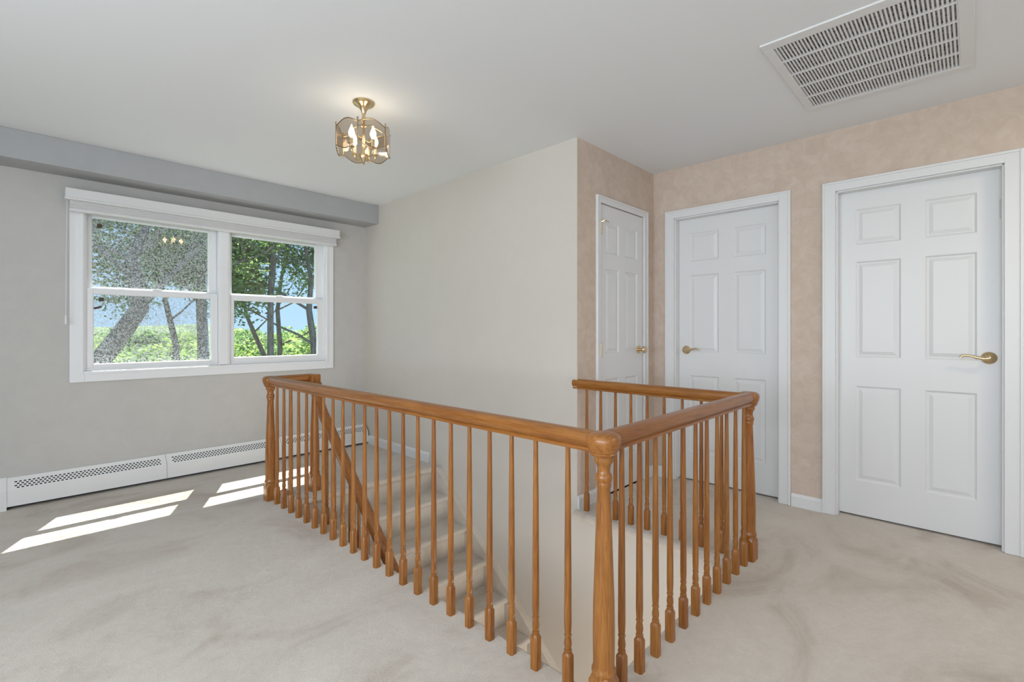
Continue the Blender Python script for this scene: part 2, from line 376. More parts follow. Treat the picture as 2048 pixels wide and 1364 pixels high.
for k, (xa, xb, gl, gu) in enumerate((
    (0.398, 1.237, (0.437, 1.190, 0.925, 1.440), (0.431, 1.180, 1.492, 2.000)),
    (1.323, 2.156, (1.361, 2.100, 0.938, 1.436), (1.352, 2.093, 1.492, 1.996)))):
    lo = sash('lower_sash', xa, xb, 0.893, 1.481, 4.624, 4.652, gl, wo_)
    up = sash('upper_sash', xa, xb, 1.448, 2.108, 4.660, 4.688, gu, wo_)
    xm = (xa + xb) / 2
    t = MB(); t.box(xm - 0.03, xm + 0.03, 4.622, 4.648, 1.481, 1.489); t.tube([(xm - 0.02, 4.63, 1.493), (xm, 4.624, 1.495), (xm + 0.02, 4.63, 1.493)], 0.004, 6)
    t.build('sash_lock', 'vinyl', lo)
    s = -1 if k else 1; e = gl[1] - 0.025 if k else gl[0] + 0.045
    t = MB(); t.box(e - 0.014, e + 0.014, 4.618, 4.634, 1.386, 1.412); tag(t.build('sash_stop', 'brown', lo, bevel=0.002), 'small brown stop block')
    e = gu[1] - 0.03 if k else gu[0] + 0.045
    t = MB(); t.box(e - 0.014, e + 0.014, 4.654, 4.670, 1.930, 1.956); tag(t.build('sash_stop', 'brown', up, bevel=0.002), 'small brown stop block')
    if k == 0:
        t = MB(); t.tube([(0.442, 4.625, 1.333), (0.462, 4.618, 1.338), (0.482, 4.614, 1.346)], [0.008, 0.008, 0.007], 8)
        t.build('sash_handle', 'brown', lo)
        sc = MB(); sc.box(0.405, 1.230, 4.708, 4.7085, 0.90, 2.10)
        so = sc.build('insect_screen', 'screen', wo_)
        sf = MB(); frame(sf, 0.398, 1.237, 0.893, 2.110, 4.700, 4.712, 0.018); sf.build('screen_frame', 'vinyl', so)

# ================================================================== RAISED SHADE OVER THE WINDOW
sh = thing('window_shade', (1.27, 4.56, 2.0), 'white raised cellular window shade with long valance over the double window', 'window shade')
def rel(mb, base): mb.v = [(x - base[0], y - base[1], z - base[2]) for x, y, z in mb.v]; return mb
B = (1.27, 4.56, 2.0)
m = MB(); m.box(0.281, 2.266, 4.505, 4.600, 2.078, 2.158); m.box(0.276, 2.271, 4.500, 4.508, 2.078, 2.092); rel(m, B).build('valance', 'white', sh, bevel=0.004)
m = MB()
for i in range(6):
    z = 2.078 - i * 0.0095; m.box(0.305, 2.247, 4.537, 4.585, z - 0.0088, z)
rel(m, B).build('shade_fabric', plain('white_shade_cloth', (0.70, 0.69, 0.69), 0.8), sh, bevel=0.003)
m = MB(); m.box(0.302, 2.250, 4.533, 4.588, 2.006, 2.022); rel(m, B).build('bottom_rail', 'white', sh, bevel=0.003)
m = MB(); m.tube([(0.292, 4.55, 2.08), (0.288, 4.55, 1.7), (0.286, 4.55, 1.28)], 0.0022, 6); m.lathe([(-0.06, 0.004), (-0.055, 0.0075), (0, 0.006), (0.004, 0.003)], 10, (0.286, 4.55, 1.275))
rel(m, B).build('pull_cord', 'white', sh)

# ================================================================== BASEBOARD HEATER
HB = (0.9, 4.62, 0)
ht = thing('baseboard_heater', HB, 'long white metal baseboard heater with perforated top along the window wall', 'heater')
yf, yb, zt = 4.541, YW, 0.198
def heater_cover(x0, x1):
    m = MB()
    # back and lid
    m.add([(x0, yb, zt), (x1, yb, zt), (x1, yb - 0.022, zt), (x0, yb - 0.022, zt)], [(0, 1, 2, 3)])
    # sloped perforated band from (yb-.022, zt) to (yf, .135)
    pa = Vector((0, yb - 0.022, zt)); pb = Vector((0, yf, 0.128)); n = max(4, int((x1 - x0 - 0.10) / 0.0205)); rows = 4
    xs0, xs1 = x0 + 0.035, x1 - 0.035; cw = (xs1 - xs0) / n
    def P(x, t): q = pa.lerp(pb, t); return (x, q.y, q.z)
    def quad(xa, xb, ta, tb): m.add([P(xa, ta), P(xb, ta), P(xb, tb), P(xa, tb)], [(0, 1, 2, 3)])
    quad(x0, xs0, 0, 1); quad(xs1, x1, 0, 1)
    t0, t1 = 0.30, 0.92; quad(xs0, xs1, 0, t0); quad(xs0, xs1, t1, 1); dt = (t1 - t0) / rows
    for r in range(rows):
        ta, tb = t0 + r * dt, t0 + (r + 1) * dt; ha, hb = ta + dt * 0.20, tb - dt * 0.20
        quad(xs0, xs1, ta, ha); quad(xs0, xs1, hb, tb); off = cw * 0.5 * (r % 2)
        x = xs0
        for i in range(n):
            h0 = xs0 + i * cw + off + cw * 0.1; h1 = min(h0 + cw * 0.58, xs1)
            if h0 >= xs1: break
            quad(x, h0, ha, hb); x = h1
        if x < xs1: quad(x, xs1, ha, hb)
    # front plate
    m.add([(x0, yf, 0.128), (x1, yf, 0.128), (x1, yf - 0.003, 0.022), (x0, yf - 0.003, 0.022), (x0, yf + 0.02, 0.018), (x1, yf + 0.02, 0.018)], [(0, 1, 2, 3), (3, 2, 5, 4)])
    return m
joints = [XL, -1.0, 0.0, 0.865, 1.73, 2.595]
for a, b in zip(joints[:-1], joints[1:]):
    rel(heater_cover(a + 0.001, b - 0.001), HB).build('heater_cover', 'heater', ht)
m = MB(); m.box(XL, 2.595, yf + 0.022, yb - 0.002, 0.012, 0.105); m.add([(x, y, z) for x in (XL, 2.594) for y, z in ((yb - 0.026, 0.188), (yf + 0.004, 0.121), (yf + 0.004, 0.10), (yb - 0.004, 0.10), (yb - 0.004, 0.188))], [(0, 1, 2, 3, 4), (5, 6, 7, 8, 9), (0, 1, 6, 5), (1, 2, 7, 6), (2, 3, 8, 7), (3, 4, 9, 8), (4, 0, 5, 9)]); rel(m, HB).build('element_shade_backing', 'black', ht)  # element block with black sloped backing; shade behind the slots put into colour
m = MB(); m.add([(-0.09, yf - 0.006, 0.0), (0.002, yf - 0.006, 0), (0.002, yf - 0.006, 0.130), (-0.09, yf - 0.006, 0.130), (-0.09, yb - 0.024, 0.203), (0.002, yb - 0.024, 0.203), (0.002, yb, 0.203), (-0.09, yb, 0.203), (-0.09, yb, 0), (0.002, yb, 0)],
    [(0, 1, 2, 3), (3, 2, 5, 4), (4, 5, 6, 7), (0, 3, 4, 7, 8), (1, 2, 5, 6, 9), (0, 1, 9, 8), (6, 7, 8, 9)])
rel(m, HB).build('joint_cover', 'heater', ht)

# ================================================================== DOORS
def six_panel(w, h, t=0.035, k=1.0):
    """door slab in local coords: x across 0..w, z up, front face at y=0 looking to -y"""
    m = MB(); s = w / 0.745
    cols = [(0.091 * s, 0.315 * s), (0.425 * s, 0.644 * s)]; rows = [(0.215, 0.808), (0.988, 1.587), (1.693, 1.915)]
    rows = [(a * h / 2.03, b * h / 2.03) for a, b in rows]
    hs = [(c[0], c[1], r[0], r[1]) for c in cols for r in rows]
    A = sorted({0, w, *[x for q in hs for x in q[:2]]}); Bz = sorted({0, h, *[x for q in hs for x in q[2:]]})
    for i in range(len(A) - 1):
        for j in range(len(Bz) - 1):
            a, b, c, d = A[i], A[i + 1], Bz[j], Bz[j + 1]
            if any(abs(a - q[0]) < 1e-6 and abs(c - q[2]) < 1e-6 for q in hs):
                L = [(0, 0), (0.010, 0.008), (0.016, 0.008), (0.036, 0.0015)]; R = []
                for ins, dep in L:
                    R.append([(a + ins, dep, c + ins), (b - ins, dep, c + ins), (b - ins, dep, d - ins), (a + ins, dep, d - ins)])
                n0 = len(m.v); m.v += [p for r in R for p in r]
                for q in range(3):
                    for e in range(4): m.f.append((n0 + q * 4 + e, n0 + q * 4 + (e + 1) % 4, n0 + (q + 1) * 4 + (e + 1) % 4, n0 + (q + 1) * 4 + e))
                m.f.append(tuple(n0 + 12 + e for e in range(4)))
            else: m.add([(a, 0, c), (b, 0, c), (b, 0, d), (a, 0, d)], [(0, 1, 2, 3)])
    m.add([(0, 0, 0), (w, 0, 0), (w, t, 0), (0, t, 0), (0, 0, h), (w, 0, h), (w, t, h), (0, t, h)], [(0, 1, 2, 3), (4, 5, 6, 7), (0, 3, 7, 4), (1, 2, 6, 5), (2, 3, 7, 6)])
    return m
def lever(sgn, parent, loc):
    o = bpy.data.objects.new('lever_handle', None)
    m = MB(); 
    prof = [(0, 0.033), (0.004, 0.0335), (0.009, 0.029), (0.014, 0.018), (0.020, 0.012), (0.040, 0.011), (0.046, 0.0135), (0.052, 0.012), (0.055, 0.004)]
    R = [[(r * math.cos(a), -z, r * math.sin(a)) for a in [2 * PI * j / 24 for j in range(24)]] for z, r in prof]; m.rings(R)
    m.tube([(0, -0.045, 0), (sgn * 0.02, -0.047, -0.004), (sgn * 0.045, -0.049, 0.002), (sgn * 0.075, -0.050, 0.011), (sgn * 0.095, -0.050, 0.013), (sgn * 0.108, -0.050, 0.009), (sgn * 0.113, -0.050, 0.000)], [0.011, 0.010, 0.008, 0.0065, 0.006, 0.006, 0.0065], 10)
    e = m.build('lever_handle', 'brass', parent, smooth=60); e.location = loc; tag(e, 'polished brass lever handle'); return e
def door(name, w, h, loc, rz, jd, cas, handle, hinges, hz, gap=0.016, casw=0.07):
    """loc: world position of slab lower-left seen from the room; local x across, -y towards the room; jd: depth of face behind the wall face"""
    o = six_panel(w - 0.006, h - gap - 0.004).build(name, 'white'); o.location = (loc[0], loc[1], gap); o.rotation_euler[2] = rz; struct(o)
    off = gap
    cl, cr, ct, tw = cas                                   # casing widths left, right, top
    m = MB(); x0, x1, z1 = -0.003, w - 0.003, h - off
    zb = -off + 0.001
    for a, b, c, d in ((x0 - cl, x0 + 0.001, zb, z1 + ct), (x1 - 0.001, x1 + cr, zb, z1 + ct), (x0, x1, z1 - 0.001, z1 + ct)):
        m.box(a, b, -jd - tw, -jd, c, d)
    q = 0.014    # raised outer band of the casing
    for a, b, c, d in ((x0 - cl, x0 - cl + q, zb, z1 + ct), (x1 + cr - q, x1 + cr, zb, z1 + ct), (x0 - cl + q, x1 + cr - q, z1 + ct - q, z1 + ct)):
        m.box(a, b, -jd - tw - 0.005, -jd - tw, c, d)
    jb = 0.11 - jd if jd > 0.02 else 0.09
    for a, b, c, d in ((x0 - 0.0005, x0 + 0.010, zb, z1), (x1 - 0.010, x1 + 0.0005, zb, z1), (x0, x1, z1 - 0.010, z1 + 0.0005)):
        if jd > 0.02: m.box(a, b, -jd, -0.001, c, d)
    m.build('door_frame', 'white', o, bevel=0.003)
    if handle == 'knob':
        k = MB(); prof = [(0, 0.030), (0.004, 0.030), (0.008, 0.022), (0.012, 0.011), (0.032, 0.011), (0.040, 0.022), (0.050, 0.027), (0.060, 0.025), (0.066, 0.012), (0.067, 0.002)]
        k.rings([[(r * math.cos(a), -z, r * math.sin(a)) for a in [2 * PI * j / 24 for j in range(24)]] for z, r in prof])
        e = k.build('door_knob', 'brass', o, smooth=60); e.location = (w - 0.072, 0, hz - off); tag(e, 'round brass door knob')
    else: lever(handle[0], o, (handle[1], 0, hz - off))
    for hx, hh, mat, wd in hinges:
        k = MB(); k.box(hx - wd, hx + wd, -0.006, 0.0, -0.045, 0.045); k.lathe([(-0.052, 0.004), (-0.046, 0.0065), (0.046, 0.0065), (0.052, 0.004)], 10, (hx, -0.008, 0))
        e = k.build('hinge', mat, o); e.location = (0, 0, 0); e.location.z = hh - off; tag(e, 'brass hinge' if mat == 'brass' else 'grey painted hinge')
    return o
# closet door, nearly flush, faces -Y
dcl = door('door_1', CLO[1] - CLO[0], CLO[3], (CLO[0] + 0.003, CY + 0.004), 0, 0.004, (0.048, 0.056, 0.046, 0.014), 'knob', [(0.014, 1.895, 'brass', 0.013), (0.014, 1.035, 'brass', 0.013)], 1.025, gap=0.010)
k = MB(); k.tube([(0.004, -0.010, 1.925), (0.012, -0.035, 1.935), (0.050, -0.045, 1.930)], 0.004, 8); k.v = [(x, y, z - 0.010) for x, y, z in k.v]; k.build('hinge_stop', 'brass', dcl, smooth=True)
# two room doors face -X: local x -> -Y, so rotate by -90 deg
for nm, (a, b), hd in (('door_2', D2, (1, 0.065)), ('door_3', D3, (-1, 0.690))):
    d = door(nm, b - a, DZ, (3.702, b - 0.003), -PI / 2, 0.068, (0.070, 0.070, 0.058, 0.016), hd, [(b - a - 0.013, 1.825, 'steel' if nm == 'door_3' else 'brass', 0.005)], 1.02, gap=0.012)
# unseen panels added behind the doors to keep light out of the gaps
m = MB(); m.box(3.80, 3.82, -0.3, 1.9, -0.05, 2.2); struct(m.build('gap_panel_doors', 'wall_tan'))
m = MB(); m.box(2.80, 3.60, 2.10, 2.12, -0.05, 2.2); struct(m.build('gap_panel_closet', 'wall_tan'))

# ================================================================== LIGHT SWITCH-FREE WALLS; CEILING GRILLE
VG = (2.76, 0.35, CZ)
vt = thing('ceiling_vent', VG, 'large white return air grille set in the ceiling above the doors', 'vent')
m = MB(); X0, X1, Y0_, Y1 = 2.322, 3.205, -0.005, 0.692
gx0, gx1, gy0, gy1 = 2.378, 3.157, 0.045, 0.655
zf0, zf1 = CZ - 0.009, CZ
for a, b, c, d in ((X0, gx0, Y0_, Y1), (gx1, X1, Y0_, Y1), (gx0, gx1, Y0_, gy0), (gx0, gx1, gy1, Y1)): m.box(a, b, c, d, zf0, zf1)
rel(m, VG).build('vent_frame', 'white', vt, bevel=0.003)
pit = (gx1 - gx0) / 5
m = MB(); nS = 44; ps = (gy1 - gy0) / nS
for r in range(6):
    x = gx0 + r * pit; m.box(x - 0.0045, x + 0.0045, gy0, gy1, CZ - 0.008, CZ + 0.004)
for i in range(nS + 1):
    y = gy0 + i * ps
    m.add([(gx0, y - 0.0037, CZ - 0.007), (gx0, y + 0.0037, CZ - 0.007), (gx0, y + 0.0046, CZ + 0.006), (gx0, y + 0.0018, CZ + 0.006),
           (gx1, y - 0.0037, CZ - 0.007), (gx1, y + 0.0037, CZ - 0.007), (gx1, y + 0.0046, CZ + 0.006), (gx1, y + 0.0018, CZ + 0.006)],
          [(0, 1, 2, 3), (4, 5, 6, 7), (0, 1, 5, 4), (1, 2, 6, 5), (2, 3, 7, 6), (3, 0, 4, 7)])
m.v = [(x, min(y, gy1 + 0.003), z) for x, y, z in m.v]
rel(m, VG).build('vent_slats', 'white', vt)
m = MB(); m.box(gx0 + 0.008, gx1 - 0.008, gy0 + 0.006, gy1 - 0.006, CZ + 0.0095, CZ + 0.03); rel(m, VG).build('air_filter', 'filter', vt)

# ================================================================== CEILING LAMP
LC = (1.375, 2.455, CZ)
lp = thing('ceiling_lamp', LC, 'brass semi-flush ceiling lamp with curved smoked glass panels and candle bulbs', 'ceiling lamp')
m = MB(); m.lathe([(0, 0.058), (-0.006, 0.060), (-0.012, 0.056), (-0.018, 0.050), (-0.026, 0.030), (-0.036, 0.024), (-0.048, 0.016), (-0.062, 0.012), (-0.075, 0.009), (-0.090, 0.012), (-0.100, 0.009)], 32)
m.build('canopy', 'brass', lp, smooth=50)
m = MB(); m.lathe([(-0.10, 0.008), (-0.12, 0.007), (-0.125, 0.014), (-0.135, 0.014), (-0.14, 0.007), (-0.288, 0.007), (-0.292, 0.024), (-0.302, 0.026), (-0.318, 0.018), (-0.330, 0.010), (-0.336, 0.006), (-0.340, 0.008), (-0.346, 0.002)], 24)
m.build('stem', 'brass', lp, smooth=50)
RH = 0.150; A0 = math.radians(-131)
V6 = [Vector((RH * math.cos(A0 + k * PI / 3), RH * math.sin(A0 + k * PI / 3), 0)) for k in range(6)]
for k in range(6):
    m = MB(); m.tube([V6[k] + Vector((0, 0, -0.152)), V6[k] + Vector((0, 0, -0.284))], 0.0032, 8)
    m.lathe([(-0.157, 0.002), (-0.154, 0.0052), (-0.148, 0.0052), (-0.143, 0.001)], 10, V6[k]); m.build('cage_post', 'rim', lp, smooth=50)
    if k % 2 == 0:
        m = MB(); m.tube([V6[k] + Vector((0, 0, -0.165)), V6[k] * 0.6 + Vector((0, 0, -0.135)), V6[k] * 0.25 + Vector((0, 0, -0.120)), Vector((0, 0, -0.13))], 0.0025, 6); m.build('cage_arm', 'brass', lp, smooth=50)
for k in range(6):
    a, b = V6[k], V6[(k + 1) % 6]; n = ((a + b) / 2).normalized(); N = 16; top = []; bot = []
    for i in range(N + 1):
        s = i / N; wv = math.sin(PI * s) ** 1.3; p = a.lerp(b, s) + n * (0.006 * math.sin(PI * s))
        top.append(p + Vector((0, 0, -0.166 + 0.026 * wv))); bot.append(p + Vector((0, 0, -0.270 - 0.028 * wv)))
    m = MB(); th_ = n * 0.003
    m.rings([[t + th_, bt + th_, bt - th_ * 0, t - th_ * 0] for t, bt in zip(top, bot)])
    g = m.build('glass_panel', 'lamp_glass', lp)
    for ed_ in (top, bot): r = MB(); r.tube(ed_, 0.0028, 6); r.build('panel_rim', 'rim', g, smooth=50)
for k in range(4):
    a = math.radians(-119 + 38 + 90 * k); r = 0.080; c = Vector((r * math.cos(a), r * math.sin(a), 0))
    m = MB(); m.tube([Vector((0, 0, -0.298)), c * 0.4 + Vector((0, 0, -0.312)), c * 0.8 + Vector((0, 0, -0.308)), c + Vector((0, 0, -0.290)), c + Vector((0, 0, -0.275))], 0.004, 8)
    m.lathe([(-0.278, 0.006), (-0.272, 0.015), (-0.268, 0.015), (-0.266, 0.010)], 16, c)
    arm = m.build('lamp_arm', 'brass', lp, smooth=50)
    m = MB(); m.lathe([(-0.268, 0.0095), (-0.225, 0.0095), (-0.224, 0.006)], 14, c); m.build('candle_sleeve', 'sleeve', arm, smooth=50)
    m = MB(); m.lathe([(-0.224, 0.006), (-0.214, 0.012), (-0.202, 0.0165), (-0.190, 0.016), (-0.176, 0.011), (-0.162, 0.005), (-0.150, 0.001)], 16, c)
    tag(m.build('candle_bulb', 'bulb', arm, smooth=60), 'glowing candle bulb')
    pl = light('bulb_light', 'POINT', Vector(LC) + c + Vector((0, 0, -0.19)), 0.9, (1.0, 0.90, 0.76), shadow_soft_size=0.02)
    pl.location.z -= 0.0; pl.data.shadow_soft_size = 0.018

# ================================================================== RAILINGS
RZ = 0.822    # rail centre height
RAIL = [(-0.012, -0.032), (0.012, -0.032), (0.021, -0.030), (0.021, -0.020), (0.018, -0.017), (0.0245, -0.012), (0.0305, -0.003), (0.032, 0.008), (0.030, 0.018), (0.024, 0.026), (0.014, 0.031), (0.0, 0.033),
        (-0.014, 0.031), (-0.024, 0.026), (-0.030, 0.018), (-0.032, 0.008), (-0.0305, -0.003), (-0.0245, -0.012), (-0.018, -0.017), (-0.021, -0.020), (-0.021, -0.030)]
FX, RY, BX = 1.266, 0.828, 2.607
def baluster_mb(top, drop=0.0):
    z = lambda t: t
    P = [(-drop, 0.0155, 1), (0.1085, 0.0155, 1), (0.1185, 0.0115, 0.5), (0.1205, 0.0102, 0), (0.1225, 0.0128), (0.127, 0.0128), (0.129, 0.0100), (0.134, 0.0108), (0.147, 0.0128), (0.160, 0.0112), (0.170, 0.0093), (0.172, 0.0092), (0.1735, 0.0122), (0.178, 0.0122), (0.180, 0.0100), (0.190, 0.0112), (0.215, 0.0122)]
    P += [(0.40, 0.0113), (0.60, 0.0098), (top, 0.0078)]
    return MB().lathe(P, 16)
def newel_mb(top):
    P = [(0, 0.036, 1), (0.098, 0.036, 1), (0.110, 0.034, 0.6), (0.120, 0.0345, 0), (0.126, 0.0375), (0.132, 0.0375), (0.138, 0.034), (0.150, 0.0325), (0.20, 0.0332), (0.26, 0.0335), (0.34, 0.0322), (0.50, 0.0270), (0.62, 0.0225), (0.685, 0.0198), (0.690, 0.0225), (0.700, 0.0230), (0.704, 0.0222),
         (0.708, 0.0250), (0.718, 0.0262), (0.727, 0.0245), (0.730, 0.0215), (0.738, 0.0195), (0.748, 0.0200), (0.758, 0.0232), (0.764, 0.0270), (0.767, 0.0290), (0.772, 0.0292), (top, 0.0292)]
    return MB().lathe(P, 32)
def cap_mb():
    P = [(-0.040, 0.028), (-0.036, 0.037, 0.2), (-0.030, 0.040, 0.2), (-0.027, 0.038, 0.2), (-0.022, 0.043, 0.25), (-0.017, 0.044, 0.25), (-0.012, 0.0465, 0.25), (0.000, 0.0495, 0.25), (0.012, 0.0505, 0.25), (0.021, 0.048, 0.25), (0.028, 0.041, 0.2), (0.0325, 0.030, 0.1), (0.034, 0.015), (0.0342, 0.004)]
    return MB().lathe(P, 32)
RB = (FX, RY, 0)
rl = thing('landing_railing', RB, 'golden oak railing with turned balusters guarding the three open sides of the stairwell', 'railing')
NW = {'near': (FX, 0.820), 'left': (FX, 3.525), 'right': (2.632, 0.835)}
newel = None
for nm, (x, y) in NW.items():
    if newel is None: newel = newel_mb(RZ - 0.036).build('newel_post', 'wood_z', rl, smooth=35); o = newel
    else: o = newel.copy(); C.objects.link(o); o.parent = rl
    o.location = (x - RB[0], y - RB[1], 0)
capm = None
for nm, (x, y) in NW.items():
    if capm is None: capm = cap_mb().build('rail_corner_cap', 'wood_x', rl, smooth=35); o = capm
    else: o = capm.copy(); C.objects.link(o); o.parent = rl
    o.location = (x - RB[0], y - RB[1], RZ)
m = MB(); m.sweep(RAIL, [(FX, 3.525, RZ), (FX, 0.820, RZ)]); rel(m, RB).build('handrail', 'wood_y', rl, smooth=35)
m = MB(); m.sweep(RAIL, [(FX, RY, RZ), (2.632, RY, RZ)]); rel(m, RB).build('handrail', 'wood_x', rl, smooth=35)
m = MB(); m.sweep(RAIL, [(BX, RY, RZ - 0.003), (BX, 1.915, RZ - 0.003)]); rel(m, RB).build('handrail', 'wood_y', rl, smooth=35)
m = MB(); m.sweep(RAIL, [(FX, 3.525, RZ), (1.56, 3.525, RZ)]); rel(m, RB).build('handrail', 'wood_x', rl, smooth=35)
bal = baluster_mb(RZ - 0.028).build('baluster', 'wood_z', rl, smooth=35)
random.seed(4)
spots = [(FX, 0.980 + 0.1155 * i) for i in range(22)] + [(1.384 + 0.1155 * i, RY) for i in range(11)] + [(BX, 1.818 - 0.1070 * i) for i in range(9)]
spots[0] = (FX, 0.957)
spots.append((1.40, 3.525))
for i, (x, y) in enumerate(spots):
    o = bal if i == 0 else bal.copy()
    if i: C.objects.link(o); o.parent = rl
    o.location = (x - RB[0], y - RB[1], 0); o.rotation_euler[2] = random.choice([0, 1, 2, 3]) * PI / 2 + random.uniform(-0.03, 0.03)

# descending stair rail
SX = 1.565; SB = (SX, 3.50, 0)
sr = thing('stair_railing', SB, 'oak stair handrail curving down from the second newel post beside the carpeted steps', 'railing')
o = newel.copy(); C.objects.link(o); o.parent = sr; o.location = (0.0, 0.0, 0)
m = MB(); m.box(-0.040, 0.030, -0.040, 0.036, RZ - 0.052, RZ + 0.030); m.build('rail_block', 'wood_z', sr, bevel=0.006)
sl = 0.895
zc = lambda y: 0.468 - sl * (3.24 - y)
path = [(SX, 3.468, RZ - 0.03), (SX, 3.464, 0.745), (SX, 3.455, 0.695), (SX, 3.436, 0.650), (SX, 3.405, zc(3.405) + 0.012), (SX, 3.36, zc(3.36))]
path += [(SX, y, zc(y)) for y in (3.24, 2.9, 2.4, 1.9, 1.4, 1.0)]
m = MB(); R2 = [(a * 1.0, b * 1.15) for a, b in RAIL]
# frames in the Y-Z plane
pts = [Vector(p) for p in path]; rg = []
for i, p in enumerate(pts):
    d = (pts[min(i + 1, len(pts) - 1)] - pts[max(i - 1, 0)]).normalized(); side = Vector((1, 0, 0)); up = Vector((0, -d.z, d.y)); up = Vector((0, d.z, -d.y)) if d.y < 0 else up
    rg.append([p + side * a + up * b for a, b in R2])
m.rings(rg); rel(m, SB).build('handrail', 'wood_y', sr, smooth=35)
RISE, RUN, NY = 0.1965, 0.2245, 3.372
k = 0
for s in range(1, 11):
    for fr in (0.30, 0.80):
        y = NY - RUN * (s - 1) - RUN * fr; zt_ = -RISE * s; top = zc(y) - 0.03
        if y < 1.05: continue
        hgt = top - zt_
        b = baluster_mb(hgt).build('baluster', 'wood_z', sr, smooth=35) if True else None
        b.location = (0, y - SB[1], zt_)

# ================================================================== STAIRS
ST = (1.50, NY, 0)
st = thing('staircase', ST, 'carpeted beige stairs descending along the cream wall behind the front railing', 'staircase')
def step_mb(s):
    """step s: tread top at -RISE*s, its front nosing at NY - RUN*s"""
    m = MB(); z = -RISE * s; yb_ = NY - RUN * (s - 1) + 0.03; yf_ = NY - RUN * s
    x0, x1 = 1.505, 2.535
    m.box(x0, x1, yf_ + 0.025, yb_, z - RISE - 0.08, z - 0.003)
    R = []
    n = 40; r = 0.022
    for i in range(n + 1):
        x = x0 + (x1 - x0) * i / n; rr = r * (1 + 0.06 * math.sin(i * 1.3 + s) + 0.05 * math.sin(i * 0.5 + 2 * s))
        R.append([(x, yb_, z)] + [(x, yf_ + 0.02 - rr * 1.2 * math.sin(a), z - r + rr * math.cos(a)) for a in [PI * q / 8 for q in range(9)]] + [(x, yf_ + 0.05, z - 2 * r)])
    m.rings(R); return m
for s in range(1, 13):
    rel(step_mb(s), ST).build('step', 'carpet', st, smooth=50)
# wall-side stringer, carpeted
m = MB(); sy = lambda y: -0.019 - 0.874 * (3.296 - y)
ya, yb2 = 3.36, 0.75
m.add([(x if x < 2.55 else 2.5865 + (y - 0.75) * 0.0042, y, z) for x in (2.535, 2.584) for y, z in ((ya, 0.004), (ya, -0.5), (yb2, sy(yb2) - 0.45), (yb2, sy(yb2)), (3.318, 0.0))], [(0, 1, 2, 3, 4), (5, 6, 7, 8, 9), (0, 1, 6, 5), (1, 2, 7, 6), (2, 3, 8, 7), (3, 4, 9, 8), (4, 0, 5, 9)])
rel(m, ST).build('wall_stringer', 'carpet', st)
m = MB()
m.add([(x, y, z) for x in (1.49, 1.506) for y, z in ((NY, -0.03), (NY, -0.5), (0.7, -2.9), (0.7, -2.4))], [(0, 1, 2, 3), (4, 5, 6, 7), (0, 1, 5, 4), (1, 2, 6, 5), (2, 3, 7, 6), (3, 0, 4, 7)])
m.v = [(x, y, z - (0.28 if z in (-0.03, -2.4) else 0)) for x, y, z in m.v]
rel(m, ST).build('open_stringer', 'wall_cream', st)

# ================================================================== OUTSIDE
def at(px, py, D):
    """place in the world seen in direction (px, py) at depth D from the window side of the house"""
    X = (px - 1024) / F_PX * D; Z = -(py - Y0) / F_PX * D
    r = Vector((math.sin(TH), -math.cos(TH), 0)); return Vector((0, 0, H)) + fwd * D + r * X + Vector((0, 0, Z))
GZ = -3.2
def leafcloud(mb, centers, n, size, rnd):
    tot = sum(c[1] ** 2 for c in centers)
    for c, r in centers:
        for _ in range(int(n * r * r / tot)):
            d = Vector((rnd.gauss(0, 1), rnd.gauss(0, 1), rnd.gauss(0, 1))).normalized() * r * rnd.random() ** 0.45
            d.z *= 0.75; p = c + d; s = size * rnd.uniform(0.6, 1.3)
            a = Vector((rnd.gauss(0, 1), rnd.gauss(0, 1), rnd.gauss(0, 0.6))).normalized(); b = a.cross(Vector((rnd.gauss(0, 1), rnd.gauss(0, 1), rnd.gauss(0, 1)))).normalized()
            nrm = a.cross(b) * s * 0.18
            k = len(mb.v); mb.v += [tuple(p - a * s), tuple(p - b * s * 0.5 + nrm), tuple(p + a * s), tuple(p + b * s * 0.5 + nrm)]
            mb.f.append((k, k + 1, k + 2, k + 3))
def quickbuild(mb, name, mat, parent):
    me = bpy.data.meshes.new(name); me.from_pydata(mb.v, [], mb.f); me.update(); me.materials.append(M[mat])
    o = bpy.data.objects.new(name, me); C.objects.link(o); o.parent = parent; return o
def branch(mb, p, d, L, r, depth, tips, rnd):
    pts = [p]; rad = [r]; q = p; dd = d.normalized()
    for i in range(4):
        dd = (dd + Vector((rnd.gauss(0, 0.16), rnd.gauss(0, 0.16), rnd.gauss(0.03, 0.14)))).normalized(); q = q + dd * L / 4; pts.append(q); rad.append(r * (1 - 0.18 * (i + 1)))
    mb.tube(pts, rad, 7 if r > 0.03 else 5)
    if depth == 0: tips.append(q); tips.append(pts[2]); return
    for i in range(3):
        s = pts[rnd.choice([2, 3, 4])]
        nd = (dd + Vector((rnd.gauss(0, 0.7), rnd.gauss(0, 0.7), rnd.gauss(0.15, 0.5)))).normalized()
        branch(mb, s, nd, L * rnd.uniform(0.55, 0.8), r * 0.5, depth - 1, tips, rnd)
    tips.append(q)
